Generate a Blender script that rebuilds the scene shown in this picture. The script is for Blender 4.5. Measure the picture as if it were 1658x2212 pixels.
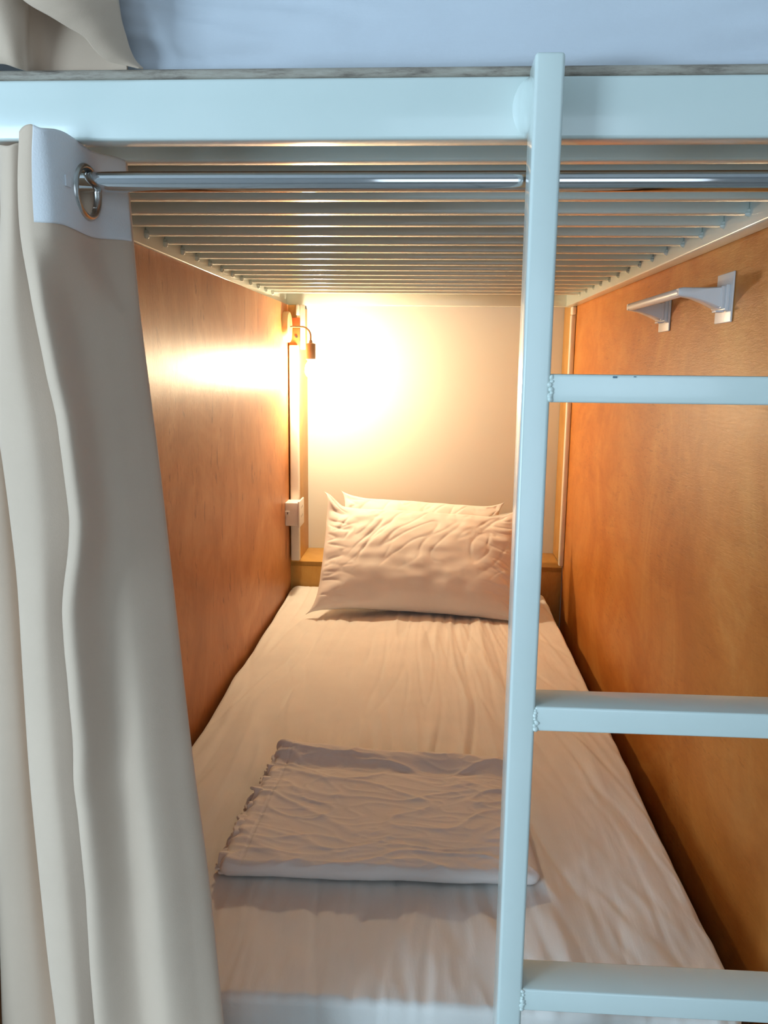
import bpy, bmesh, math
import numpy as np
from mathutils import Vector, Matrix

SC = bpy.context.scene
for o in list(bpy.data.objects):
    bpy.data.objects.remove(o, do_unlink=True)
COL = SC.collection

# ------------------------------------------------------------------ camera
YAW, PITCH, ROLL, FPX = 0.05582, 0.17833, 0.01082, 1760.04
fw = np.array([-math.sin(YAW) * math.cos(PITCH), math.cos(YAW) * math.cos(PITCH), -math.sin(PITCH)])
rt = np.array([math.cos(YAW), math.sin(YAW), 0.0])
up = np.cross(rt, fw)
cr, sr = math.cos(ROLL), math.sin(ROLL)
rt2, up2 = cr * rt + sr * up, -sr * rt + cr * up
cd = bpy.data.cameras.new('camera')
cam = bpy.data.objects.new('camera', cd)
COL.objects.link(cam)
cam.matrix_world = Matrix(((rt2[0], up2[0], -fw[0], 0.48617), (rt2[1], up2[1], -fw[1], -0.75451),
                           (rt2[2], up2[2], -fw[2], 0.76335), (0, 0, 0, 1)))
cd.sensor_fit = 'VERTICAL'
cd.sensor_height = 36
cd.lens = FPX / 2212 * 36
cd.clip_start = 0.02
SC.camera = cam

# ------------------------------------------------------------------ exposure, world, daylight
SC.view_settings.view_transform = 'Standard'
SC.view_settings.look = 'None'
SC.view_settings.gamma = 1.0
SC.view_settings.use_curve_mapping = False
SC.view_settings.exposure = 0.0

SC.cycles.caustics_reflective = False
SC.cycles.caustics_refractive = False
SC.cycles.max_bounces = 6
SC.cycles.diffuse_bounces = 3
SC.cycles.glossy_bounces = 3

DAY = (0.60, 0.82, 1.0)
wd = bpy.data.worlds.new('World')
SC.world = wd
wd.use_nodes = True
wd.node_tree.nodes['Background'].inputs[0].default_value = (0.55, 0.80, 1.0, 1)
wd.node_tree.nodes['Background'].inputs[1].default_value = 1.0


def area(name, loc, aim, sx, sy, power, color):
    ld = bpy.data.lights.new(name, 'AREA')
    ld.shape = 'RECTANGLE'
    ld.size, ld.size_y = sx, sy
    ld.energy = power
    ld.color = color
    o = bpy.data.objects.new(name, ld)
    COL.objects.link(o)
    o.location = loc
    o.rotation_euler = (Vector(aim) - Vector(loc)).to_track_quat('-Z', 'Y').to_euler()
    return o


# daylight through the left opening, then a weak made-up fill on the right
area('window_daylight', (-1.95, -2.27, 0.625), (-1.95, 0.0, 0.625), 1.35, 1.27, 80, DAY)
area('window_daylight', (0.85, -2.27, 0.85), (0.85, 0.0, 0.85), 1.15, 1.15, 6.5, (0.72, 0.86, 1.0))  # unseen source added to brighten the curtain's inner face and header
LAMP_STRENGTH = 1020.0
LAMP_COLOR = (1.0, 0.79, 0.50)


# ------------------------------------------------------------------ materials
def mat(name, color, rough=0.5, metal=0.0, coat=0.0, spec=0.5, sheen=0.0):
    m = bpy.data.materials.new(name)
    m.use_nodes = True
    b = m.node_tree.nodes['Principled BSDF']
    b.inputs['Base Color'].default_value = (*color, 1)
    b.inputs['Roughness'].default_value = rough
    b.inputs['Metallic'].default_value = metal
    b.inputs['Coat Weight'].default_value = coat
    b.inputs['Coat Roughness'].default_value = 0.08
    b.inputs['Specular IOR Level'].default_value = spec
    b.inputs['Sheen Weight'].default_value = sheen
    return m


def nd(m, typ, **kw):
    n = m.node_tree.nodes.new(typ)
    for k, v in kw.items():
        setattr(n, k, v)
    return n


def lk(m, a, b):
    m.node_tree.links.new(a, b)


def coords(m, scale=(1, 1, 1)):
    g = nd(m, 'ShaderNodeNewGeometry')
    mp = nd(m, 'ShaderNodeMapping')
    mp.inputs['Scale'].default_value = scale
    lk(m, g.outputs['Position'], mp.inputs['Vector'])
    return mp.outputs[0]


def noise(m, vec, scale, detail=4, rough=0.55, dist=0.0):
    n = nd(m, 'ShaderNodeTexNoise')
    n.inputs['Scale'].default_value = scale
    n.inputs['Detail'].default_value = detail
    n.inputs['Roughness'].default_value = rough
    n.inputs['Distortion'].default_value = dist
    lk(m, vec, n.inputs['Vector'])
    return n.outputs['Fac']


def ramp(m, fac, stops):
    r = nd(m, 'ShaderNodeValToRGB')
    el = r.color_ramp.elements
    while len(el) < len(stops):
        el.new(0.5)
    for e, (p, c) in zip(el, stops):
        e.position = p
        e.color = (*c, 1)
    lk(m, fac, r.inputs[0])
    return r.outputs[0]


def mixc(m, a, b, fac, blend='MIX'):
    n = nd(m, 'ShaderNodeMix', data_type='RGBA', blend_type=blend)
    n.inputs[0].default_value = fac if isinstance(fac, float) else 1.0
    if not isinstance(fac, float):
        lk(m, fac, n.inputs[0])
    lk(m, a, n.inputs[6])
    lk(m, b, n.inputs[7])
    return n.outputs[2]


def bump(m, fac, strength, dist):
    b = nd(m, 'ShaderNodeBump')
    b.inputs['Strength'].default_value = strength
    b.inputs['Distance'].default_value = dist
    lk(m, fac, b.inputs['Height'])
    lk(m, b.outputs[0], m.node_tree.nodes['Principled BSDF'].inputs['Normal'])


def base(m, c):
    lk(m, c, m.node_tree.nodes['Principled BSDF'].inputs['Base Color'])


# glossy pale enamel paint of the steel frame
M_PAINT = mat('frame_enamel', (0.70, 0.82, 0.80), 0.24, coat=0.35)
v = coords(M_PAINT)
base(M_PAINT, ramp(M_PAINT, noise(M_PAINT, v, 9, 3), [(0.3, (0.71, 0.80, 0.76)), (0.7, (0.75, 0.83, 0.79))]))
bump(M_PAINT, noise(M_PAINT, v, 260, 3), 0.08, 0.0005)


def wood(name, c0, c1, c2, vert='z', rough=0.42, streak=1.0, stain=False):
    m = mat(name, c1, rough, coat=0.06, spec=0.26)
    m.node_tree.nodes['Principled BSDF'].inputs['Coat Roughness'].default_value = 0.3
    v1 = coords(m, (1, 1, 1))
    sc2 = {'z': (5, 5, 1.6), 'y': (5, 1.6, 5)}[vert]
    sc3 = {'z': (30, 30, 5), 'y': (30, 5, 30)}[vert]
    v2 = coords(m, sc2)
    v3 = coords(m, sc3)
    cloud = ramp(m, noise(m, v1, 3.2, 6, 0.65, 1.2), [(0.30, c0), (0.5, c1), (0.72, c2)])
    band = ramp(m, noise(m, v2, 4.0, 6, 0.7, 1.0), [(0.32, (0.80, 0.74, 0.68)), (0.55, (1.0, 1.0, 1.0))])
    fine = ramp(m, noise(m, v3, 7.0, 6, 0.75, 0.4), [(0.30, (0.50, 0.40, 0.32)), (0.45, (1, 1, 1))])
    # short dark pores appear only in patches
    patch = nd(m, 'ShaderNodeMapRange')
    patch.inputs['From Min'].default_value = 0.42
    patch.inputs['From Max'].default_value = 0.62
    patch.inputs['To Max'].default_value = 0.85 * streak
    lk(m, noise(m, v1, 2.2, 3), patch.inputs['Value'])
    c = mixc(m, cloud, band, 0.55, 'MULTIPLY')
    c = mixc(m, c, fine, patch.outputs[0], 'MULTIPLY')
    if stain:
        st = ramp(m, noise(m, coords(m, (11, 11, 3.2)), 3.0, 4, 0.7, 0.5), [(0.33, (0.34, 0.26, 0.22)), (0.40, (1, 1, 1))])
        c = mixc(m, c, st, 0.6, 'MULTIPLY')
    base(m, c)
    bump(m, noise(m, v3, 7.0, 6, 0.75, 0.4), 0.45, 0.0014)
    return m


M_PLY_L = wood('stained_plywood', (0.40, 0.15, 0.050), (0.50, 0.205, 0.075), (0.60, 0.29, 0.13), stain=True)
M_PLY_R = wood('orange_plywood', (0.50, 0.17, 0.030), (0.60, 0.235, 0.050), (0.70, 0.34, 0.095), vert='y')
M_LEDGE = wood('pine_board', (0.52, 0.26, 0.06), (0.60, 0.33, 0.09), (0.66, 0.40, 0.13), streak=0.6)
M_BATTEN = mat('batten_orange', (0.42, 0.075, 0.012), 0.5)
M_DARKPLY = wood('underside_plywood', (0.16, 0.10, 0.05), (0.22, 0.14, 0.07), (0.28, 0.18, 0.10), vert='y')

M_EDGE = mat('board_edge', (0.30, 0.26, 0.21), 0.7)
v = coords(M_EDGE, (1, 6, 6))
base(M_EDGE, ramp(M_EDGE, noise(M_EDGE, v, 24, 6, 0.7), [(0.3, (0.13, 0.10, 0.08)), (0.5, (0.38, 0.33, 0.27)), (0.72, (0.50, 0.46, 0.39))]))
bump(M_EDGE, noise(M_EDGE, v, 60, 5), 0.4, 0.001)

M_WALL = mat('white_wall', (0.72, 0.695, 0.64), 0.42)
bump(M_WALL, noise(M_WALL, coords(M_WALL), 90, 4), 0.1, 0.001)
M_ROOM = mat('room_wall', (0.80, 0.82, 0.84), 0.8)
bump(M_ROOM, noise(M_ROOM, coords(M_ROOM), 60, 4), 0.1, 0.001)
M_FLOOR = mat('floor_tile', (0.46, 0.45, 0.43), 0.35)
tb = nd(M_FLOOR, 'ShaderNodeTexBrick')
tb.offset = 0
tb.inputs['Scale'].default_value = 1
tb.inputs['Brick Width'].default_value = 0.6
tb.inputs['Row Height'].default_value = 0.6
tb.inputs['Mortar Size'].default_value = 0.004
tb.inputs['Color1'].default_value = (0.48, 0.47, 0.45, 1)
tb.inputs['Color2'].default_value = (0.44, 0.43, 0.41, 1)
tb.inputs['Mortar'].default_value = (0.2, 0.2, 0.2, 1)
lk(M_FLOOR, coords(M_FLOOR), tb.inputs['Vector'])
base(M_FLOOR, tb.outputs['Color'])


def cloth(name, color, rough=0.85, weave=900, wb=0.10, crease=0.0, cscale=(1, 1, 1), cfreq=20):
    m = mat(name, color, rough, sheen=0.25, spec=0.25)
    vv = coords(m)
    c = noise(m, vv, 7, 4)
    lo = tuple(x * 0.955 for x in color)
    hi = tuple(min(x * 1.03, 0.95) for x in color)
    base(m, ramp(m, c, [(0.3, lo), (0.7, hi)]))
    h = noise(m, vv, weave, 2)
    if crease > 0:
        r = noise(m, coords(m, cscale), cfreq, 5, 0.6, 1.5)
        mr = nd(m, 'ShaderNodeMath', operation='MULTIPLY_ADD')
        mr.inputs[1].default_value = crease
        lk(m, r, mr.inputs[0])
        lk(m, h, mr.inputs[2])
        h = mr.outputs[0]
    bump(m, h, wb * 2, 0.0006)
    return m


M_SHEET = cloth('white_sheet', (0.88, 0.84, 0.79), crease=5, cscale=(3, 0.8, 3), cfreq=14)
M_UPPER = cloth('blue_white_sheet', (0.70, 0.74, 0.80), crease=5, cscale=(0.6, 2, 3), cfreq=9)
M_PILLOW = cloth('white_pillowcase', (0.87, 0.83, 0.79), crease=3, cfreq=14)
M_BLANKET = cloth('white_folded_cotton', (0.86, 0.80, 0.765), crease=6, cscale=(0.6, 1.6, 1), cfreq=30)
M_CURTAIN = cloth('beige_blackout_cloth', (0.73, 0.55, 0.415), 0.8, weave=1400, crease=2, cfreq=6)
M_HEADER = cloth('white_header_tape', (0.84, 0.83, 0.84), 0.8, weave=600, wb=0.2)
M_THREAD = mat('stitch_thread', (0.30, 0.22, 0.15), 0.8)
M_CHROME = mat('polished_steel', (0.62, 0.62, 0.62), 0.06, metal=1.0)
M_RING = mat('grommet_nickel', (0.55, 0.53, 0.50), 0.28, metal=1.0)
M_PLASTIC = mat('white_plastic', (0.82, 0.82, 0.84), 0.35)
M_TRUNK = mat('cream_plastic', (0.82, 0.76, 0.68), 0.4)
M_PVC = mat('outlet_plastic', (0.84, 0.79, 0.74), 0.35)
M_LAMP = mat('cream_lamp_enamel', (0.58, 0.43, 0.22), 0.45)
M_SOCKET = mat('brown_lamp_socket', (0.26, 0.17, 0.10), 0.5)
M_BLACK = mat('dark_screw', (0.05, 0.04, 0.04), 0.4, metal=0.5)
M_GUARD = mat('window_frame_white', (0.8, 0.8, 0.8), 0.4)
M_CHIP = mat('chipped_primer', (0.13, 0.22, 0.28), 0.6)
M_BULB = bpy.data.materials.new('lit_bulb')
M_BULB.use_nodes = True
nt = M_BULB.node_tree
nt.nodes.clear()
em = nt.nodes.new('ShaderNodeEmission')
em.inputs[0].default_value = (*LAMP_COLOR, 1)
em.inputs[1].default_value = LAMP_STRENGTH
ou = nt.nodes.new('ShaderNodeOutputMaterial')
nt.links.new(em.outputs[0], ou.inputs[0])


# ------------------------------------------------------------------ helpers
def thing(name, label, cat, loc=(0, 0, 0), group=None):
    o = bpy.data.objects.new(name, None)
    COL.objects.link(o)
    o.location = loc
    o.empty_display_size = 0.05
    o['label'] = label
    o['category'] = cat
    if group:
        o['group'] = group
    return o


def tag(o, label, cat, group=None):
    o['label'] = label
    o['category'] = cat
    if group:
        o['group'] = group
    return o


def link(name, me, material, parent=None, sharp=35):
    o = bpy.data.objects.new(name, me)
    me.materials.append(material)
    if len(me.polygons):
        me.polygons.foreach_set('use_smooth', [True] * len(me.polygons))
        if sharp:
            me.set_sharp_from_angle(angle=math.radians(sharp))
    COL.objects.link(o)
    if parent is not None:
        o.parent = parent
        o.matrix_parent_inverse = parent_inv(parent)
    return o


def parent_inv(p):
    m = Matrix.Identity(4)
    q = p
    chain = []
    while q is not None:
        chain.append(q)
        q = q.parent
    for q in reversed(chain):
        m = m @ (q.matrix_parent_inverse if q.parent else Matrix.Identity(4)) @ Matrix.Translation(q.location)
    return m.inverted()


def bm_link(name, bm, material, parent=None, sharp=35):
    me = bpy.data.meshes.new(name)
    bm.normal_update()
    bm.to_mesh(me)
    bm.free()
    return link(name, me, material, parent, sharp)


def add_box(bm, lo, hi, bev=0.0, seg=3, rot=None, cen=None):
    lo, hi = Vector(lo), Vector(hi)
    r = bmesh.ops.create_cube(bm, size=1)
    vs = r['verts']
    c, s = (lo + hi) / 2, hi - lo
    for v_ in vs:
        v_.co = Vector((v_.co.x * s.x, v_.co.y * s.y, v_.co.z * s.z)) + c
    if bev > 0:
        es = list({e for v_ in vs for e in v_.link_edges})
        rr = bmesh.ops.bevel(bm, geom=es, offset=bev, segments=seg, affect='EDGES', profile=0.5)
        vs = list({v_ for f in rr['faces'] for v_ in f.verts})
    if rot is not None:
        bmesh.ops.rotate(bm, verts=vs, cent=cen or c, matrix=rot)
    return vs


def box(name, lo, hi, material, parent=None, bev=0.002, seg=3):
    bm = bmesh.new()
    add_box(bm, lo, hi, bev, seg)
    return bm_link(name, bm, material, parent)


def add_tube(bm, pts, rad, n=20, cap=True):
    pts = [Vector(p_) for p_ in pts]
    if not isinstance(rad, (list, tuple)):
        rad = [rad] * len(pts)
    rings = []
    ref = None
    for i, p_ in enumerate(pts):
        t = (pts[min(i + 1, len(pts) - 1)] - pts[max(i - 1, 0)]).normalized()
        if ref is None:
            ref = t.orthogonal().normalized()
        ref = (ref - t * ref.dot(t)).normalized()
        b_ = t.cross(ref)
        rings.append([bm.verts.new(p_ + (ref * math.cos(a) + b_ * math.sin(a)) * rad[i])
                      for a in [2 * math.pi * k / n for k in range(n)]])
    for a, b_ in zip(rings, rings[1:]):
        for k in range(n):
            bm.faces.new((a[k], a[(k + 1) % n], b_[(k + 1) % n], b_[k]))
    if cap:
        bm.faces.new(list(reversed(rings[0])))
        bm.faces.new(rings[-1])


def tube(name, pts, rad, material, parent=None, n=20):
    bm = bmesh.new()
    add_tube(bm, pts, rad, n)
    return bm_link(name, bm, material, parent, 50)


def add_prism(bm, poly, axis, a, b_):
    """extrude a 2-D polygon along an axis between a and b_"""
    def pt(p_, q):
        if axis == 'x':
            return (q, p_[0], p_[1])
        if axis == 'y':
            return (p_[0], q, p_[1])
        return (p_[0], p_[1], q)
    A = [bm.verts.new(pt(p_, a)) for p_ in poly]
    B = [bm.verts.new(pt(p_, b_)) for p_ in poly]
    n = len(poly)
    bm.faces.new(A)
    bm.faces.new(list(reversed(B)))
    for k in range(n):
        bm.faces.new((A[k], B[k], B[(k + 1) % n], A[(k + 1) % n]))
    bmesh.ops.recalc_face_normals(bm, faces=bm.faces[:])


# vectorised gradient noise
_rng = np.random.RandomState(7)
_perm = _rng.permutation(512)
_g3 = _rng.normal(size=(512, 3))
_g3 /= np.linalg.norm(_g3, axis=1)[:, None]


def pn(x, y, z=0.0, seed=0):
    x, y, z = np.broadcast_arrays(np.asarray(x, float), np.asarray(y, float), np.asarray(z, float) + seed * 17.31)
    xi, yi, zi = np.floor(x).astype(int), np.floor(y).astype(int), np.floor(z).astype(int)
    xf, yf, zf = x - xi, y - yi, z - zi
    f = lambda t: t * t * t * (t * (t * 6 - 15) + 10)
    u_, v_, w_ = f(xf), f(yf), f(zf)
    r = 0
    for a in (0, 1):
        for b_ in (0, 1):
            for c in (0, 1):
                h = _perm[(_perm[(_perm[(xi + a) % 512] + yi + b_) % 512] + zi + c) % 512]
                g = _g3[h]
                d = g[..., 0] * (xf - a) + g[..., 1] * (yf - b_) + g[..., 2] * (zf - c)
                r = r + d * (u_ if a else 1 - u_) * (v_ if b_ else 1 - v_) * (w_ if c else 1 - w_)
    return r * 1.6


def ridge(n, k=6.0):
    """sharp-topped folds: 1 on the zero crossings of the noise"""
    return 1.0 / (1.0 + (n * k) ** 2)


def sstep(a, b_, x):
    t = np.clip((x - a) / (b_ - a), 0, 1)
    return t * t * (3 - 2 * t)


def grid_mesh(name, P, closed_u=False, keep=None):
    """P: (nu, nv, 3) array -> mesh"""
    nu, nv = P.shape[:2]
    idx = np.arange(nu * nv).reshape(nu, nv)
    a, b_, c, d = idx[:-1, :-1], idx[1:, :-1], idx[1:, 1:], idx[:-1, 1:]
    F = np.stack([a, b_, c, d], -1).reshape(-1, 4)
    if closed_u:
        e = np.stack([idx[-1, :-1], idx[0, :-1], idx[0, 1:], idx[-1, 1:]], -1)
        F = np.concatenate([F, e])
    if keep is not None:
        F = F[keep(P.reshape(-1, 3)[F].mean(1), F)]
    me = bpy.data.meshes.new(name)
    me.from_pydata(P.reshape(-1, 3).tolist(), [], F.tolist())
    me.update()
    return me


def slab(name, lo, hi, r, res, disp, material, parent=None, sharp=0, corner=None, warp=None):
    """rounded box made of a fine grid, pushed along its normals by disp(p, n)"""
    lo, hi = np.array(lo, float), np.array(hi, float)
    cen, half = (lo + hi) / 2, (hi - lo) / 2
    n = [max(2, int(round(2 * h / res_))) for h, res_ in zip(half, res)]
    bm = bmesh.new()
    verts = {}

    def axis(k):
        # denser samples near the rounded ends
        t = np.linspace(-1, 1, n[k] + 1)
        e = min(r / half[k], 0.9)
        ex = np.array([-1 + e * q for q in (0, .12, .25, .4, .6, .8, 1)])
        t = t[(t > -1 + e * 1.02) & (t < 1 - e * 1.02)]
        return np.concatenate([ex, t, -ex[::-1]])
    ax = [axis(k) for k in range(3)]
    pts, faces = [], []
    for k in range(3):
        i, j = [(1, 2), (2, 0), (0, 1)][k]
        for s in (-1, 1):
            if k == 2 and s == -1:
                pass
            A, B = np.meshgrid(ax[i], ax[j], indexing='ij')
            P = np.zeros(A.shape + (3,))
            P[..., i], P[..., j], P[..., k] = A, B, s
            o_ = len(pts) and sum(len(q) for q in pts)
            nu, nv = A.shape
            idx = np.arange(nu * nv).reshape(nu, nv) + o_
            F = np.stack([idx[:-1, :-1], idx[1:, :-1], idx[1:, 1:], idx[:-1, 1:]], -1).reshape(-1, 4)
            if s == -1:
                F = F[:, ::-1]
            pts.append(P.reshape(-1, 3))
            faces.append(F)
    P = np.concatenate(pts) * half
    F = np.concatenate(faces)
    rr = corner or r
    inner = np.clip(P, -(half - r), half - r)
    if corner:
        inner[:, :2] = np.clip(P[:, :2], -(half[:2] - corner), half[:2] - corner)
        d = P - inner
        dz = d[:, 2] / r
        dxy = d[:, :2] / corner
        # round in plan with `corner`, then round the edge with r
        lx = np.abs(dxy).max(1)
        nrm = np.linalg.norm(dxy, axis=1) + 1e-12
        ring = lx                       # 0..1 distance to outline
        dirx = dxy / nrm[:, None]
        z = np.clip(dz, -1, 1)
        # radial profile: at the outline the last r rounds down
        rad = ring * corner
        over = np.clip(rad - (corner - r), 0, r) / r
        nz = np.where(np.abs(z) > 0, z, 0)
        m_ = np.sqrt(over ** 2 + nz ** 2)
        mx = np.maximum(np.abs(over), np.abs(nz))
        k_ = np.where(m_ > 1e-9, mx / np.maximum(m_, 1e-9), 1)
        orad = np.where(rad > corner - r, corner - r + over * k_ * r, rad)
        Q = np.zeros_like(P)
        Q[:, :2] = inner[:, :2] + dirx * orad[:, None]
        Q[:, 2] = inner[:, 2] + nz * k_ * r
        N = np.zeros_like(P)
        N[:, :2] = dirx * (over * k_)[:, None]
        N[:, 2] = nz * k_
    else:
        d = P - inner
        m_ = np.linalg.norm(d, axis=1) + 1e-12
        mx = np.abs(d).max(1)
        N = d / m_[:, None]
        Q = inner + N * np.minimum(mx, r)[:, None]
    Q = Q + cen
    ln = np.linalg.norm(N, axis=1) + 1e-9
    N = N / ln[:, None]
    if disp is not None:
        Q = Q + N * disp(Q, N)[:, None]
    if warp is not None:
        Q = warp(Q)
    me = bpy.data.meshes.new(name)
    me.from_pydata(Q.tolist(), [], F.tolist())
    bm.from_mesh(me)
    bmesh.ops.remove_doubles(bm, verts=bm.verts[:], dist=0.00012)
    bm.to_mesh(me)
    bm.free()
    return link(name, me, material, parent, sharp)


# ------------------------------------------------------------------ the setting
FZ = -0.45      # floor height (the lower mattress top is z = 0)
CZ = 2.05


def struct(o):
    o['kind'] = 'structure'
    return o


X0, X1, Y0, Y1 = -2.9, 2.6, -2.35, 2.23
struct(box('floor', (X0 - .1, Y0 - .1, FZ - .1), (X1 + .1, Y1 + .1, FZ), M_FLOOR, bev=0))
struct(box('ceiling', (X0 - .1, Y0 - .1, CZ), (X1 + .1, Y1 + .1, CZ + .1), M_ROOM, bev=0))
struct(box('wall_back', (X0 - .1, Y1, FZ), (X1 + .1, Y1 + .1, CZ), M_WALL, bev=0))
struct(box('wall_left', (X0 - .1, Y0, FZ), (X0, Y1, CZ), M_ROOM, bev=0))
struct(box('wall_right', (X1, Y0, FZ), (X1 + .1, Y1, CZ), M_ROOM, bev=0))
# the windowed wall behind the photographer; its right opening is added for the fill
OPENINGS = [(-2.65, -1.25, -0.05, 1.30), (0.25, 1.45, 0.25, 1.45)]
bm = bmesh.new()
yy0, yy1 = Y0 - .1, Y0
cuts = [X0 - .1]
for a, b_, c, d in OPENINGS:
    add_box(bm, (cuts[-1], yy0, FZ), (a, yy1, CZ))
    add_box(bm, (a, yy0, FZ), (b_, yy1, c))
    add_box(bm, (a, yy0, d), (b_, yy1, CZ))
    cuts.append(b_)
add_box(bm, (cuts[-1], yy0, FZ), (X1 + .1, yy1, CZ))
struct(bm_link('wall_front', bm, M_ROOM))
for i, (a, b_, c, d) in enumerate(OPENINGS):
    bm = bmesh.new()
    w_ = 0.04
    add_box(bm, (a, yy0, c), (a + w_, yy1, d), .003)
    add_box(bm, (b_ - w_, yy0, c), (b_, yy1, d), .003)
    add_box(bm, (a, yy0, c), (b_, yy1, c + w_), .003)
    add_box(bm, (a, yy0, d - w_), (b_, yy1, d), .003)
    struct(bm_link('window_%d' % (i + 1), bm, M_GUARD))  # the second frame belongs to the added fill opening

# ------------------------------------------------------------------ the bunk frame
H = 0.957
bed = thing('bunk_bed', 'pale painted steel bunk bed frame with crosswise slats and welded ladder', 'bunk bed', (0.46, 1.0, FZ))
box('front_beam', (-0.012, 0, H), (0.95, 0.025, H + .0505), M_PAINT, bed, .003)
box('back_beam', (-0.012, 2.016, H), (0.95, 2.041, H + .0505), M_PAINT, bed, .003)
box('side_rail', (-0.0115, 0.024, H), (0.0, 2.017, H + .05), M_PAINT, bed, .0015)
box('side_rail', (0.92, 0.024, H), (0.949, 2.017, H + .05), M_PAINT, bed, .0025)
for (px, py) in ((-0.062, 0), (-0.062, 2.0), (0.962, 0), (0.962, 2.0)):
    box('post', (px, py, FZ), (px + .05, py + .045, 1.95), M_PAINT, bed, .003)
for yb in (0.0, 2.02):
    box('lower_beam', (-0.012, yb, -0.20), (0.962, yb + .025, -0.15), M_PAINT, bed, .003)
box('top_beam', (-0.012, 0.0, 1.90), (0.962, 0.025, 1.95), M_PAINT, bed, .003)

# the slats, each with its two weld beads
bm = bmesh.new()
add_box(bm, (0.0, -0.010, 0), (0.92, 0.010, 0.020), .003, 3)
me_slat = bpy.data.meshes.new('slat')
bm.normal_update(); bm.to_mesh(me_slat); bm.free()
me_slat.materials.append(M_PAINT)
me_slat.polygons.foreach_set('use_smooth', [True] * len(me_slat.polygons))
me_slat.set_sharp_from_angle(angle=math.radians(35))


def bead_mesh(name, pts, r0, seed):
    """a lumpy weld seam: overlapping blobs along a line, merged into one skin"""
    bm = bmesh.new()
    rng = np.random.RandomState(seed)
    for p_ in pts:
        r_ = r0 * (0.8 + 0.6 * rng.rand())
        m_ = Matrix.Translation(Vector(p_) + Vector(rng.uniform(-.25, .25, 3) * r0)) @ Matrix.Diagonal((r_, r_, r_, 1))
        bmesh.ops.create_icosphere(bm, subdivisions=3, radius=1.0, matrix=m_)
    for v_ in bm.verts:
        n_ = float(pn(v_.co.x * 260, v_.co.y * 260, v_.co.z * 260, seed))
        v_.co += v_.normal * n_ * r0 * 0.35
    me = bpy.data.meshes.new(name)
    bm.normal_update(); bm.to_mesh(me); bm.free()
    me.materials.append(M_PAINT)
    me.polygons.foreach_set('use_smooth', [True] * len(me.polygons))
    return me


me_bl = bead_mesh('weld_bead', [(0.001, -0.008, 0.004), (0.001, -0.009, 0.0)], 0.0044, 3)
me_br = bead_mesh('weld_bead', [(0.919, -0.008, 0.004), (0.919, -0.009, 0.0)], 0.0044, 5)
rg = np.random.RandomState(2)
for k in range(17):
    y_ = 0.165 + 0.1 * k + rg.uniform(-.004, .004)
    s_ = bpy.data.objects.new('slat', me_slat)
    COL.objects.link(s_)
    s_.parent = bed
    s_.matrix_parent_inverse = parent_inv(bed)
    s_.location = (0, y_, 0.975)
    for mb in (me_bl, me_br):
        w_ = bpy.data.objects.new('weld_bead', mb)
        COL.objects.link(w_)
        w_.parent = s_

# ladder welded to the front beam
lad = bpy.data.objects.new('ladder', None)
COL.objects.link(lad)
lad.location = (0.575, -0.02, FZ)
lad.parent = bed
lad.matrix_parent_inverse = parent_inv(bed)
XS = 0.5640
box('stile', (XS, -0.0400, FZ), (XS + .0242, 0.0, 1.0125), M_PAINT, lad, .0032, 4)
box('stile', (0.905, -0.0400, FZ), (0.929, 0.0, 1.0125), M_PAINT, lad, .0032, 4)
for i, zt in enumerate((0.7572, 0.4545, 0.1582, -0.142)):
    o = box('rung', (XS + .0235, -0.0395, zt - .0240), (0.906, 0.004, zt), M_PAINT, lad, .0022)
    me = bead_mesh('weld_bead', [(XS + .0245 + .0008 * math.sin(q * 2.1), -0.0388, zt - .003 - q * .0031) for q in range(7)], 0.0021, 20 + i)
    w_ = bpy.data.objects.new('weld_bead', me)
    COL.objects.link(w_)
    w_.parent = lad
    w_.matrix_parent_inverse = parent_inv(lad)
# chipped spots on the top rung
box('paint_chip', (0.6405, -0.0400, 0.7545), (0.6440, -0.0394, 0.7562), M_CHIP, lad, 0)
box('paint_chip', (0.6580, -0.0400, 0.7554), (0.6600, -0.0394, 0.7562), M_CHIP, lad, 0)
# smooth weld gusset between stile and beam
bm = bmesh.new()
prof = [(XS + .004, 0.0005), (XS - .012, 0.0005), (XS - .008, -0.002), (XS - .004, -0.008), (XS - .001, -0.020), (XS + .001, -0.033), (XS + .004, -0.033)]
zs_ = np.linspace(H + .0005, H + .049, 16)
rings = []
for z_ in zs_:
    t = (z_ - H) / .049
    k_ = math.sin(math.pi * min(1, t * 1.0)) ** .6 * .75 + .25 if 0 < t < 1 else .25
    rings.append([bm.verts.new((XS + .004 + (x_ - XS - .004) * (k_ * 1.15), y_ * (0.75 + .25 * k_), z_)) for x_, y_ in prof])
for a, b_ in zip(rings, rings[1:]):
    for k in range(len(prof)):
        k2 = (k + 1) % len(prof)
        bm.faces.new((a[k], b_[k], b_[k2], a[k2]))
bm.faces.new(rings[0]); bm.faces.new(list(reversed(rings[-1])))
bmesh.ops.recalc_face_normals(bm, faces=bm.faces[:])
bm_link('weld_gusset', bm, M_PAINT, lad, 60)

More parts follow.
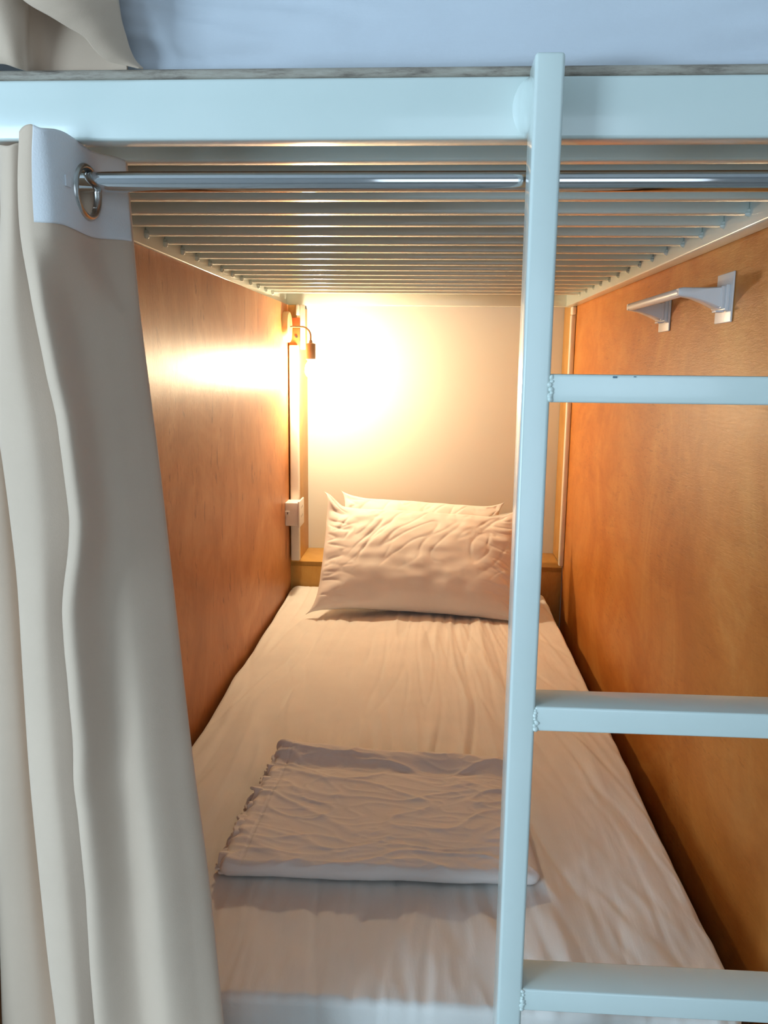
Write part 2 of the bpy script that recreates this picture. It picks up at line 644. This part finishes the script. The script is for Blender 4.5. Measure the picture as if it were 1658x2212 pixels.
# ------------------------------------------------------------------ boards
o = box('mattress_board', (-0.02, 0.0035, H + .0508), (0.955, 2.04, H + .0600), M_EDGE, bev=.0035, seg=4)
tag(o, 'thin mottled board under the upper mattress, its grey edge showing above the beam', 'board')
o = box('mattress_board', (-0.008, 0.03, -0.148), (0.945, 2.008, -0.13), M_DARKPLY, bev=.001)
tag(o, 'plywood base board under the lower mattress', 'board')
bm = bmesh.new()
add_prism(bm, [(-.028, .046), (-.012, .046), (.0075, 1.9985), (-.008, 1.9985)], 'z', FZ + .002, 0.9566)
o = bm_link('plywood_panel', bm, M_PLY_L)
tag(o, 'varnished reddish brown plywood side panel left of the bed, behind the lit lamp', 'panel')
o = box('plywood_panel', (0.950, 0.046, FZ + .002), (0.961, 2.0095, 0.965), M_PLY_R, bev=.0008)
tag(o, 'varnished orange plywood side panel right of the bed, carrying the white bar', 'panel')
bm = bmesh.new()
add_box(bm, (-0.011, 2.010, -0.40), (0.949, 2.0155, 0.0822), .001)
add_box(bm, (-0.011, 2.0100, 0.0645), (0.949, 2.228, 0.0825), .001)
tag(bm_link('wooden_ledge', bm, M_LEDGE), 'low boxed pine ledge between the bed head and the white wall', 'ledge')
o = box('wooden_lining', (-0.011, 1.9990, 0.0832), (0.036, 2.228, 0.9562), M_LEDGE, bev=.001)
tag(o, 'upright wooden lining strip behind the cable trunking in the left corner', 'board')
o = box('wooden_lining', (0.9485, 2.0470, 0.0832), (0.975, 2.228, 1.0), M_LEDGE, bev=.001)
tag(o, 'orange brown wooden lining strip in the far right corner', 'board')

# ------------------------------------------------------------------ mattresses
def mat_disp(p, n):
    x, y, z = p[:, 0], p[:, 1], p[:, 2]
    c = x + 0.15 * (y - .5) * sstep(.4, .8, x) - 0.05 * (y - .6) * (1 - sstep(.1, .4, x))
    w1 = pn(x * 5, y * 2.2, 1.3) * 0.05
    r1 = ridge(pn((c + w1) * 12, y * .85, 0.3, 1), 5)
    r2 = ridge(pn((c + w1 * .6) * 24, y * 2.2, 0.7, 2), 6)
    r3 = ridge(pn(c * 46, y * 7.0, 0.2, 3), 5)
    q = pn(x * 16, y * 9, .5, 4)
    v1_ = ridge(pn((c + w1) * 9.5, y * 1.1, 4.3, 6), 13)
    v2_ = ridge(pn((c - w1) * 17, y * 1.6, 4.9, 7), 11)
    m1 = sstep(-.15, .35, pn(x * 4.5, y * 2.0, 2.2, 5))
    m3 = sstep(.75, .2, y)
    a = 0.0075 * r1 * (.25 + .75 * m1) + 0.0034 * r2 * (.2 + .8 * m1) + (0.0005 + .0016 * m3) * r3 + 0.0008 * q
    a = a - .0050 * v1_ * (.3 + .7 * m1) - .0028 * v2_
    return (a * (.35 + .65 * np.abs(n[:, 2])) - 0.0045) * sstep(-.6, 0, n[:, 2]) - .0008


bedm = slab('mattress', (0.008, 0.112, -0.128), (0.890, 2.003, 0.0), 0.016, (0.0042, 0.0062, 0.008), mat_disp, M_SHEET, corner=0.05)
tag(bedm, 'lower bunk mattress in a creased white fitted sheet, under the pillows', 'mattress')


def up_disp(p, n):
    x, y, z = p[:, 0], p[:, 1], p[:, 2]
    zz = z - 1.017
    a = 0.008 * pn(x * 2.2, y * 3, zz * 22 + x * 2.2, 1) + 0.0022 * pn(x * 5, y * 3, zz * 60 - x * 6, 2)
    f = ridge(pn(x * 7 + zz * 30, y * 2, zz * 26, 3), 6) * 0.0040 * sstep(.6, .2, x)
    return (a + f) * sstep(-.6, 0, n[:, 2]) - .0004


o = slab('mattress', (0.0, 0.040, H + .0606), (0.93, 2.0, 1.19), 0.022, (0.006, 0.012, 0.004), up_disp, M_UPPER, corner=.05)
tag(o, 'upper bunk mattress in a bluish white sheet, seen above the beam', 'mattress')


# ------------------------------------------------------------------ pillows
def pillow(name, cx, y0, z0, w, h, thick, tilt, roll, seed, material, label, ears=(.03, .014)):
    n1, n2 = 200, 130
    U, V = np.meshgrid(np.linspace(-1, 1, n1), np.linspace(-1, 1, n2), indexing='ij')
    U = np.sign(U) * (1 - (1 - np.abs(U)) ** 1.25)
    V = np.sign(V) * (1 - (1 - np.abs(V)) ** 1.25)
    # outline: sides bow in between the pulled-out corners
    ex = (1 - .060 * (1 - V ** 4) + .035 * np.abs(V) ** 10)
    ez = (1 - .075 * (1 - np.abs(U) ** 5) + .05 * np.abs(U) ** 14)
    X = U * w / 2 * ex
    Z = V * h / 2 * ez
    prof = (np.clip(1 - np.abs(U) ** 3.0, 0, 1) ** .62) * (np.clip(1 - np.abs(V) ** 2.4, 0, 1) ** .58)
    # stuffing has slid to the lower half
    prof = prof * (1 - .16 * V)
    out = []
    for s in (-1, 1):
        edge = np.clip(1 - np.maximum(np.abs(U), np.abs(V)), 0, 1)
        nearU = sstep(.55, 1.0, np.abs(U))
        nearV = sstep(.35, 1.0, V)
        wr = 0.0075 * nearU * pn(U * 2.0, V * 6.0, s * .3, seed) * sstep(0, .06, edge)
        diag = U * .9 - V * .45
        m1 = sstep(-.1, .4, pn(U * 1.7, V * 1.6, s, seed + 7))
        wr = wr - 0.0050 * sstep(-.45, .5, V) * m1 * ridge(pn(diag * 5.5, (U * .45 + V * .9) * 1.0, s, seed + 1), 12) * sstep(0, .12, edge)
        wr = wr - 0.0024 * ridge(pn(U * 5 - V * 2.5, U * 1 + V * 1.2, s, seed + 2), 11) * sstep(0, .1, edge) * sstep(-.6, .3, V)
        wr = wr + 0.0030 * sstep(.7, 1.0, V) * pn(U * 12, V * 2, s, seed + 5) * sstep(0, .06, edge)
        wr = wr - 0.0040 * nearU * ridge(pn(U * 4 + V * 4, V * 6, s, seed + 6), 7) * sstep(0, .08, edge)
        wr = wr + .0020 * pn(U * 2.4, V * 2.0, s, seed + 9) * sstep(0, .2, edge)
        D = s * (prof * thick / 2 + .0012) + s * wr
        out.append(np.stack([X, D, Z], -1))
    # soft seam wobble
    A, B = out
    wob = .004 * pn(U * 5, V * 5, 0, seed + 4)
    P = np.concatenate([A + np.stack([0 * wob, wob, 0 * wob], -1), (B + np.stack([0 * wob, wob, 0 * wob], -1))[::-1]], 0)
    P = P.copy()
    if ears:
        # the two upper corners flop over
        for sx, amt in ((-1, ears[0]), (1, ears[1])):
            k_ = sstep(.76, 1.0, P[..., 0] * sx / (w / 2)) * sstep(.62, 1.0, P[..., 2] / (h / 2))
            P[..., 2] += k_ * amt
            P[..., 0] += -sx * k_ * amt * .3
            P[..., 1] += -k_ * amt * .5
    # to the world: lean back by tilt about the bottom edge, roll about the view axis
    Zc = P[..., 2] + h / 2
    ct, st = math.cos(tilt), math.sin(tilt)
    Yw = P[..., 1] * ct + Zc * st
    Zw = -P[..., 1] * st + Zc * ct
    bend = .03 * (P[..., 0] / (w / 2)) ** 2
    X_ = P[..., 0] * math.cos(roll) - (Zw - .1) * math.sin(roll)
    Z_ = P[..., 0] * math.sin(roll) + (Zw - .1) * math.cos(roll) + .1
    Q = np.stack([cx + X_, y0 + Yw - bend, z0 + Z_], -1)
    Q[..., 2] = np.where(Q[..., 2] < .004, .004 + (Q[..., 2] - .004) * .08, Q[..., 2])
    me = grid_mesh(name, Q, closed_u=True)
    bm = bmesh.new()
    bm.from_mesh(me)
    bmesh.ops.holes_fill(bm, edges=[e for e in bm.edges if e.is_boundary], sides=0)
    bmesh.ops.remove_doubles(bm, verts=bm.verts[:], dist=.0002)
    bmesh.ops.recalc_face_normals(bm, faces=bm.faces[:])
    bm.to_mesh(me)
    bm.free()
    o_ = link(name, me, material, None, 0)
    tag(o_, label, 'pillow', 'pillows at the bed head')
    return o_


pillow('pillow', 0.452, 1.665, 0.004, 0.640, 0.375, 0.125, math.radians(38), math.radians(-2.4), 11, M_PILLOW,
       'creased white pillow leaning at the bed head, the nearer one')
pillow('pillow', 0.452, 1.832, 0.004, 0.55, 0.375, 0.085, math.radians(36), math.radians(-3.0), 31, M_PILLOW,
       'white pillow behind the nearer one, only its top edge showing', ears=(.004, .004))

# ------------------------------------------------------------------ folded blanket
bl = thing('folded_blanket', 'folded white cotton blanket lying across the middle of the lower mattress', 'blanket', (0.42, 0.53, 0.0))


def bl_disp(p, n):
    x, y, z = p[:, 0], p[:, 1], p[:, 2]
    r_ = 0.0006 * pn(x * 40, y * 40, z * 40, 2)
    upw = np.clip(n[:, 2], 0, 1)
    wx = .03 * pn(x * 7, y * 7, 3.3, 44)
    m1 = sstep(-.3, .4, pn(x * 6, y * 7, 1.1, 45))
    d1 = ridge(pn((x + wx) * 4 + y * 8, y * 12 - x * 3 + wx * 20, .1, 41), 13)
    d2 = ridge(pn(x * 6 - y * 9, (y + wx) * 14 + x * 4, .4, 42), 13)
    d3 = ridge(pn(x * 14 + y * 26, (y + wx) * 30 - x * 6, .9, 43), 8)
    d4 = ridge(pn(x * 30 - y * 24, (y + wx) * 38, .9, 47), 7)
    r_ = r_ + upw * (0.0027 * d1 + 0.0023 * d2 + .0013 * d3 + .0010 * d4 * m1 + .0016 * pn(x * 12, y * 12, .3, 46) - .003) * sstep(.0, .05, x - .17)
    # hem stitched 3 cm inside the left edge, puckers beside it
    hx_ = x - .214 - .004 * (y - .5)
    r_ = r_ - upw * .0018 * np.exp(-(hx_ / .0016) ** 2)
    r_ = r_ + upw * .0016 * np.exp(-(hx_ / .014) ** 2) * pn(x * 12, y * 90, .3, 48)
    # raised fold along the far edge, a hollow in front of it
    r_ = r_ + upw * (.016 + .005 * pn(x * 7, .3, .2, 49)) * sstep(.650, .700, y + .004 * pn(x * 9, 1.3, .2, 50))
    r_ = r_ - upw * .003 * np.exp(-((y - .645) / .012) ** 2)
    return r_


def bl_warp(k, wave):
    def warp(q):
        q = q.copy()
        x, y, z = q[:, 0].copy(), q[:, 1].copy(), q[:, 2].copy()
        kx = (x - .178) / .486
        ky = (y - .336) / .38
        x = x + np.interp(ky, [0, .5, 1], [0, .010, .024]) * (1 - kx) - .020 * ky * kx
        y = y + kx * .012 * (1 - ky) - kx * ky * .020
        e = sstep(.10, 0.0, kx)
        x = x + e * wave * (.0050 * pn(y * 30, k * 3.1, 0, 50 + k) + .0035 * pn(y * 75, k * 1.7, 0, 60 + k))
        z = z + e * wave * (.0060 * pn(y * 30, k * .25, .5, 70) + .003 * pn(y * 70, k * .5, .5, 71)) * np.clip(z / .02, .15, 1)
        e2 = sstep(.08, 0, ky)
        y = y + e2 * .004 * pn(x * 9, k * .6, 0, 80)
        z = z + (z / .03) * .004 * pn(x * 4, y * 4, 0, 90)
        z = z * (1 - .10 * kx) * (1 - .35 * sstep(.03, 0, kx) * sstep(.10, 0, ky))
        q[:, 0], q[:, 1], q[:, 2] = x, y, np.maximum(z, .0012)
        return q
    return warp


slab('folded_cloth', (0.183, 0.336, 0.001), (0.664, 0.716, 0.0300), 0.0135, (0.0028, 0.0026, 0.003), bl_disp, M_BLANKET, bl, corner=.016, warp=bl_warp(0, 1.0))
for k in range(3):
    # gathered edges of the inner layers sticking out on the left
    slab('gathered_edge', (0.171 + .003 * k, 0.346, 0.0015 + k * .0085), (0.215, 0.712, 0.0075 + k * .0085), 0.0028,
         (0.0025, 0.0018, 0.003), None, M_BLANKET, bl, corner=.008, warp=bl_warp(k + 1, 1.9))

# ------------------------------------------------------------------ lower curtain
zs = [-.35, 0, .05, .1, .15, .2, .25, .3, .35, .4, .45, .5, .55, .6, .65, .7, .75, .8, .85, .88, .92, .96]
hem = [0.151, 0.151, 0.151, 0.1508, 0.15, 0.15, 0.15, 0.1482, 0.1452, 0.1469, 0.1453, 0.1439, 0.1452, 0.1564, 0.1545, 0.1516, 0.1434, 0.1349, 0.1298, 0.1277, 0.1277, 0.134]
right = [0.285, 0.271, 0.2696, 0.2654, 0.2611, 0.2569, 0.252, 0.2458, 0.2396, 0.2345, 0.2298, 0.2252, 0.2205, 0.2158, 0.2111, 0.2055, 0.1996, 0.1941, 0.1888, 0.1864, 0.1846, 0.183]
E1 = [0.092, 0.087, 0.0859, 0.0826, 0.0801, 0.0785, 0.0769, 0.0756, 0.0753, 0.076, 0.0767, 0.0774, 0.0778, 0.0755, 0.0728, 0.0691, 0.0661, 0.0682, 0.079, 0.0847, 0.0868, 0.0888]
P1 = [0.116, 0.114, 0.114, 0.1124, 0.1108, 0.1095, 0.1083, 0.1064, 0.105, 0.105, 0.105, 0.1058, 0.108, 0.1086, 0.1082, 0.105, 0.0998, 0.097, 0.1004, 0.1031, 0.1056, 0.108]
E2 = [0.006, 0.006, 0.0084, 0.0109, 0.0133, 0.0158, 0.0183, 0.0204, 0.0216, 0.0228, 0.0249, 0.0273, 0.0296, 0.0319, 0.0343, 0.0366, 0.0373, 0.0377, 0.0381, 0.0383, 0.0386, 0.0389]
P2 = [0.05, 0.05, 0.0501, 0.0503, 0.0505, 0.0506, 0.0508, 0.051, 0.0519, 0.0527, 0.0532, 0.0536, 0.0539, 0.0542, 0.0546, 0.0549, 0.0569, 0.0592, 0.0616, 0.063, 0.0649, 0.0667]


def crv(tab, z):
    # smooth lookup
    zz = np.linspace(z - .02, z + .02, 5)
    return float(np.mean(np.interp(zz, zs, tab)))


def catmull(P, T):
    """P (n,k) control points, T (m,) parameters in 0..n-1"""
    n = len(P)
    out = []
    for t in T:
        i = min(int(t), n - 2)
        f = t - i
        p0, p1, p2, p3 = P[max(i - 1, 0)], P[i], P[i + 1], P[min(i + 2, n - 1)]
        out.append(.5 * ((2 * p1) + (-p0 + p2) * f + (2 * p0 - 5 * p1 + 4 * p2 - p3) * f * f + (-p0 + 3 * p1 - 3 * p2 + p3) * f ** 3))
    return np.array(out)


def yright(z):
    return float(np.interp(z, [0, .4, .9], [-.012, .030, .075]))


def cur_row(z, zt):
    h, r_, e1, p1, e2, p2 = [crv(t_, z) for t_ in (hem, right, E1, P1, E2, P2)]
    yr = yright(z)
    r_ += .26 * (float(np.interp(z, [0, .4, .9], [.03, .05, .075])) - yr)
    low = float(sstep(.75, .15, z))
    hx = h + .0012 * float(pn(z * 22, .5, 0, 3))
    C = [(hx, -.035),
         (hx + .0125, -.0360),
         (hx + (r_ - h) * .35, -.035 + (yr + .035) * .33 + .004),
         (hx + (r_ - h) * .62, -.035 + (yr + .035) * .62 - .016 * low),
         (hx + (r_ - h) * .86, -.035 + (yr + .035) * .82 - .008 * low),
         (r_ - .0006, yr - .002),
         (r_ - .006, yr + .008),
         (r_ - .022, yr + .004),
         (h + .030, .052),
         (h + .012, .040),
         (h + .002, .016),
         (p1 * .6 + h * .4, -.002),
         (p1, -.006),
         (e1 + .006, .004),
         (e1, .020),
         (e1 + .006, .040),
         (e1 - .004, .062),
         (p2, .040),
         (e2 + .006, .036),
         (e2, .050),
         (e2 + .004, .074),
         (e2 - .018, .082),
         (e2 - .035, .050),
         (e2 - .052, .040),
         (e2 - .060, .070)]
    C = np.array(C)
    w_ = float(sstep(.80, .875, z))
    HD = np.array([(hx, -.035), (hx + .0125, -.0385), (.1555, -.0320), (.1640, -.0080), (.1680, .0380), (r_ - .0006, yr - .002)])
    C[:6] = C[:6] * (1 - w_) + HD * w_
    return C


cur = thing('bunk_curtain', 'beige blackout curtain bunched left of the lower bunk, white grommet tape on its turned face', 'curtain', (0.15, 0.03, H))
NR, NC = 150, 300
Z = np.concatenate([np.linspace(.957, .87, 36), np.linspace(.867, -.35, NR - 36)])
T = np.linspace(0, 24, NC)
P = np.zeros((NR, NC, 3))
for i, z_ in enumerate(Z):
    c_ = catmull(cur_row(z_, 0), T)
    P[i, :, 0], P[i, :, 1] = c_[:, 0], c_[:, 1]
    P[i, :, 2] = z_
# the folds carry small dents
P[..., 1] += .0022 * pn(P[..., 0] * 14, P[..., 2] * 5, 0, 8) * sstep(10, 11, T)[None, :]
# top edge: dips towards the rod, highest at the hem
top = np.interp(T, [0, 1, 5, 7, 10, 24], [-.002, .003, -.001, -.006, -.004, -.004])
wgt = sstep(.80, .957, P[..., 2])
P[..., 2] += (top + .0015 * np.sin(T * 3.0))[None, :] * wgt


GP = None
# grommet centre: on the turned face, where the rod comes through
i_g = int(np.argmin(np.abs(Z - .9165)))
seg = P[i_g, :, :]
jx = [j for j in range(NC) if T[j] < 5]
j_g = min(jx, key=lambda j: abs(seg[j, 1] - .0150))
GC = P[i_g, j_g].copy()
tang = P[i_g, j_g + 5] - P[i_g, j_g - 5]
tang[2] = 0
tang /= np.linalg.norm(tang)
gn = np.array([tang[1], -tang[0], 0])
if gn[1] > 0:
    gn = -gn


def front_keep(c, F):
    d = c - GC
    a = d @ tang
    jj = (F[:, 0] % NC)
    inside = (a ** 2 + d[:, 2] ** 2 < .0205 ** 2) & (T[jj] < 5.2)
    return ~inside


me = grid_mesh('curtain_cloth', P, keep=front_keep)
o = link('curtain_cloth', me, M_CURTAIN, cur, 0)
sm = o.modifiers.new('cloth_thickness', 'SOLIDIFY')
sm.thickness = .0014
sm.offset = 0
# white header tape on the turned face
jj0 = int(np.argmin(np.abs(T - 1.0)))
jj1 = int(np.argmin(np.abs(T - 5.0)))
ii = [i for i in range(NR) if Z[i] > .879]
sub = P[np.ix_(ii, range(jj0, jj1 + 1))].copy()
sub += gn[None, None, :] * .0016
sub[..., 2] += -.0004
# slight wave of the lower seam
low = sstep(.90, .88, sub[..., 2])
sub[..., 2] += low * .0012 * np.sin(np.linspace(0, 8, sub.shape[1]))[None, :]


def tape_keep(c, F):
    d = c - GC
    return (d @ tang) ** 2 + d[:, 2] ** 2 > .0205 ** 2


me = grid_mesh('header_tape', sub, keep=tape_keep)
o = link('header_tape', me, M_HEADER, cur, 0)
o['label'] = 'white stiff grommet tape'
sm = o.modifiers.new('tape_thickness', 'SOLIDIFY')
sm.thickness = .0008
sm.offset = 0
# nickel grommet ring
bm = bmesh.new()
N_ = 64
prof = [(.0192, .0006), (.0200, .0032), (.0218, .0042), (.0238, .0034), (.0252, .0012), (.0252, -.0022), (.0230, -.0036), (.0200, -.0030), (.0192, -.0012)]
rings = []
for k in range(N_):
    a = 2 * math.pi * k / N_
    rad = tang * math.cos(a) + np.array([0, 0, 1]) * math.sin(a)
    rings.append([bm.verts.new(Vector(GC + rad * r_ + gn * (h_ + .0012))) for r_, h_ in prof])
for k in range(N_):
    a, b_ = rings[k], rings[(k + 1) % N_]
    for q in range(len(prof)):
        q2 = (q + 1) % len(prof)
        bm.faces.new((a[q], a[q2], b_[q2], b_[q]))
bmesh.ops.recalc_face_normals(bm, faces=bm.faces[:])
o = bm_link('grommet', bm, M_RING, cur, 60)
# little white tab beside the grommet
def face_pt(a, dz, h_=.0022):
    j = j_g
    best = min(jx, key=lambda q: abs((P[i_g, q] - GC) @ tang - a))
    p_ = P[i_g, best].copy()
    return p_ + np.array([0, 0, dz]) + gn * h_


bm = bmesh.new()
q0, q1 = face_pt(-.0365, .0), face_pt(-.0290, .0)
vs = [bm.verts.new(Vector(q0 + np.array([0, 0, .004]))), bm.verts.new(Vector(q1 + np.array([0, 0, .004]))),
      bm.verts.new(Vector(q1 - np.array([0, 0, .005]))), bm.verts.new(Vector(q0 - np.array([0, 0, .005])))]
f = bm.faces.new(vs)
r_ = bmesh.ops.extrude_face_region(bm, geom=[f])
for g in r_['geom']:
    if isinstance(g, bmesh.types.BMVert):
        g.co += Vector(gn * .0014)
bm_link('tape_tab', bm, M_PLASTIC, cur)
# stitches along the turned hem
bm = bmesh.new()
for k in range(60):
    z_ = .948 - k * .0026
    if z_ < .900 or k in (5, 6, 7, 8, 9):
        continue
    ri = int(np.argmin(np.abs(Z - z_)))
    j = int(np.argmin(np.abs(T - .93)))
    p_ = P[ri, j] + gn * .0012
    add_box(bm, p_ - np.array([.0007, .0002, .0003]), p_ + np.array([.0007, .0002, .0003]))
bm_link('hem_stitching', bm, M_THREAD, cur)

# chrome rod
rod = tube('curtain_rod', [(x_, .022, .9267) for x_ in (-.011, .2, .5, .8, .9615)], .0090, M_CHROME, n=40)
tag(rod, 'polished steel curtain rod under the upper bunk beam', 'curtain rod')

# ------------------------------------------------------------------ upper curtain
uc = thing('bunk_curtain', 'beige curtain of the upper bunk, its loose corner lying on the beam', 'curtain', (0.12, 0.0, 1.02))
L = [(0.148, -0.045, 1.053), (0.167, -0.039, 1.043), (0.179, -0.032, 1.037), (0.189, -0.026, 1.032), (0.195, -0.019, 1.024), (0.203, -0.013, 1.018), (0.214, -0.007, 1.0165), (0.226, -0.002, 1.0150)]
Rr = [(0.214, -0.010, 1.066), (0.214, -0.008, 1.060), (0.214, -0.006, 1.054), (0.215, -0.004, 1.047), (0.216, -0.001, 1.041), (0.218, 0.001, 1.032), (0.222, 0.003, 1.023), (0.2285, 0.003, 1.0165)]
topL = [(0.02, .0, 1.84), (0.03, -.03, 1.50), (0.06, -.045, 1.25), (0.10, -.050, 1.12), (0.125, -.048, 1.075)]
topR = [(0.19, .02, 1.84), (0.20, .0, 1.50), (0.207, -.012, 1.25), (0.212, -.012, 1.12), (0.214, -.011, 1.085)]
A = catmull(np.array(topL + L), np.linspace(0, 12, 120))
B = catmull(np.array(topR + Rr), np.linspace(0, 12, 120))
s_ = np.linspace(0, 1, 40)
P2_ = A[:, None, :] * (1 - s_)[None, :, None] + B[:, None, :] * s_[None, :, None]
wid = np.linalg.norm(B - A, axis=1)
P2_[..., 1] -= (np.sin(s_ * math.pi)[None, :] * wid[:, None] * .22)
me = grid_mesh('front_flap', P2_)
o = link('front_flap', me, M_CURTAIN, uc, 0)
m_ = o.modifiers.new('t', 'SOLIDIFY'); m_.thickness = .0014; m_.offset = 0
# the cloth behind, in the shade of the flap, wrapping to the left fold
rowz = np.linspace(1.84, 1.0165, 90)
Tb = np.linspace(0, 8, 120)
Pb = np.zeros((90, 120, 3))
for i, z_ in enumerate(rowz):
    t = float(sstep(1.10, 1.016, z_))
    u_ = float(sstep(1.3, 1.84, z_))
    C = np.array([(.210 - .012 * (1 - t) - .02 * u_, .016), (.190 - .02 * u_, .026), (.165, .028), (.135, .025), (.126, .010),
                  (.1215 + .012 * (1 - t), -.012 + .016 * t), (.112, -.034 + .03 * t), (.085, -.030 + .030 * t), (.04, -.012 + .02 * t)])
    c_ = catmull(C, Tb)
    Pb[i, :, 0], Pb[i, :, 1], Pb[i, :, 2] = c_[:, 0], c_[:, 1], z_
liftw = sstep(1.12, 1.0165, Pb[..., 2]) * sstep(5.2, 6.5, Tb)[None, :]
Pb[..., 2] += liftw * .0015 * (1 + np.sin(Tb * 3.2))[None, :]
me = grid_mesh('back_fold', Pb)
o = link('back_fold', me, M_CURTAIN, uc, 0)
m_ = o.modifiers.new('t', 'SOLIDIFY'); m_.thickness = .0014; m_.offset = 0
rod2 = tube('curtain_rod', [(x_, .012, 1.852) for x_ in (-.0115, .3, .6, .9615)], .0092, M_CHROME, n=32)
tag(rod2, 'steel rod high on the upper bunk that holds its curtain', 'curtain rod')

# ------------------------------------------------------------------ bed-head corner, left
o = box('cable_trunking', (0.0125, 1.974, 0.0925), (0.0425, 1.9985, 0.826), M_TRUNK, bev=.004)
tag(o, 'cream cable trunking running down the left corner from lamp to outlet', 'trunking')
o = box('cable_trunking', (0.9335, 1.985, 0.0925), (0.9485, 2.0095, 0.9300), M_TRUNK, bev=.003)
tag(o, 'thin cream cable trunking in the far right corner beside the orange panel', 'trunking')
o = box('corner_bracket', (0.9340, 1.978, 0.9305), (0.9490, 2.012, 0.9560), M_TRUNK, bev=.004)
tag(o, 'small cream cap on top of the right trunking, under the frame', 'bracket')
bat = thing('wooden_batten', 'short orange wooden batten with a dark screw hole behind the lamp disc', 'batten', (0.03, 2.0, .88))
box('batten_board', (0.0125, 1.985, 0.8265), (0.0470, 1.9985, 0.915), M_BATTEN, bat, .001)
tube('screw', [(0.037, 1.9845, 0.853), (0.037, 1.982, 0.853)], .0042, M_BLACK, bat)
o = box('corner_bracket', (0.036, 1.975, 0.922), (0.0475, 2.0090, 0.9565), M_TRUNK, bev=.004)
tag(o, 'rounded cream bracket in the left corner just above the lamp', 'bracket')
o = box('cover_strip', (0.0482, 1.986, 0.812), (0.0640, 1.9985, 0.9560), M_TRUNK, bev=.002)
tag(o, 'white vertical cover strip between the orange batten and the white wall', 'cover strip')

ot = thing('power_outlet', 'white surface-mounted outlet box on the left trunking near the pillow', 'outlet', (0.03, 1.95, .27))
box('outlet_box', (0.0062, 1.905, 0.2290), (0.0500, 1.9735, 0.3080), M_PVC, ot, .0025)
box('cover_plate', (0.0502, 1.898, 0.2240), (0.0560, 1.9970, 0.3130), M_PVC, ot, .0015)
box('clip', (0.0065, 1.9025, 0.2640), (0.022, 1.9048, 0.2800), M_PVC, ot, .0006)
box('clip_slot', (0.014, 1.9017, 0.2690), (0.0165, 1.9023, 0.2760), M_BLACK, ot, 0)
tube('screw', [(0.036, 1.9050, 0.238), (0.036, 1.9025, 0.238)], .0035, M_PVC, ot, 16)
for dz in (.288, .258):
    for dy in (-.012, .012):
        box('socket_slot', (0.0561, 1.948 + dy - .0015, dz - .004), (0.0564, 1.948 + dy + .0015, dz + .004), M_BLACK, ot, 0)

# wall lamp
lp = thing('wall_lamp', 'lit gooseneck reading lamp on the left panel at the bed head', 'lamp', (0.0, 1.93, .88))
bm = bmesh.new()
add_tube(bm, [(.0065, 1.93, .882), (.012, 1.93, .882), (.0215, 1.93, .882), (.0245, 1.93, .882), (.0255, 1.93, .882)], [.049, .049, .049, .047, .040], 48)
bm_link('mounting_disc', bm, M_LAMP, lp, 40)
arm = [(.0252, 1.93, .882)]
for k in range(3):
    arm.append((.030 + k * .012, 1.93, .883))
for k in range(1, 10):
    a = math.pi / 2 * k / 9
    arm.append((.062 + .030 * math.sin(a), 1.93, .883 - .030 + .030 * math.cos(a)))
arm.append((.092, 1.93, .838))
tube('gooseneck_arm', arm, .0028, M_SOCKET, lp, 14)
bm = bmesh.new()
add_tube(bm, [(.092, 1.93, .840), (.092, 1.93, .832), (.092, 1.93, .829), (.092, 1.93, .780), (.092, 1.93, .778)], [.005, .006, .0155, .0155, .013], 32)
bm_link('lamp_socket', bm, M_SOCKET, lp, 40)
bm = bmesh.new()
prof = [(.777, .008), (.770, .011), (.762, .0165), (.752, .0195), (.742, .0200), (.732, .0180), (.724, .0120), (.720, .004)]
add_tube(bm, [(.092, 1.93, z_) for z_, r_ in prof], [r_ for z_, r_ in prof], 24)
o = bm_link('bulb', bm, M_BULB, lp, 0)
o['label'] = 'glowing warm white bulb'

# ------------------------------------------------------------------ towel bar on the right panel
tr = thing('towel_bar', 'white plastic towel bar on two stick-on brackets on the orange panel', 'towel bar', (0.95, .775, .87))
for yc, in ((0.608,), (0.945,)):
    bm = bmesh.new()
    add_box(bm, (0.9465, yc - .037, .835), (0.9497, yc + .037, .912), .0014)
    pl = bm_link('mounting_plate', bm, M_PLASTIC, tr)
    bm = bmesh.new()
    add_box(bm, (0.9405, yc - .027, .853), (0.9466, yc + .027, .893), .0015)
    add_box(bm, (0.9350, yc - .0235, .8560), (0.9408, yc + .0235, .8905), .0015)
    bm_link('bracket_foot', bm, M_PLASTIC, tr)
    # arm tapering from the foot to the bar
    bm = bmesh.new()
    secs = [(.9352, .857, .890, .021), (.915, .866, .889, .016), (.895, .873, .889, .012), (.880, .8755, .8895, .010), (.8735, .877, .888, .007)]
    rings = []
    for x_, zb, zt, hw in secs:
        rings.append([bm.verts.new((x_, yc + dy * hw, z_)) for dy, z_ in ((-1, zb + .002), (-.8, zb), (.8, zb), (1, zb + .002), (1, zt - .002), (.8, zt), (-.8, zt), (-1, zt - .002))])
    for a, b_ in zip(rings, rings[1:]):
        for k in range(8):
            bm.faces.new((a[k], a[(k + 1) % 8], b_[(k + 1) % 8], b_[k]))
    bm.faces.new(rings[0]); bm.faces.new(list(reversed(rings[-1])))
    bmesh.ops.recalc_face_normals(bm, faces=bm.faces[:])
    bm_link('bracket_arm', bm, M_PLASTIC, tr, 50)
    box('bracket_tab', (0.928, yc - .024, .8505), (0.9405, yc - .004, .8535), M_PLASTIC, tr, .0008)
tube('bar', [(.8800, .603, .8825), (.8800, .606, .8825), (.8800, .61, .8825), (.8800, .943, .8825), (.8800, .947, .8825), (.8800, .950, .8825)], [.004, .0068, .0074, .0074, .0068, .004], M_PLASTIC, tr, 24)
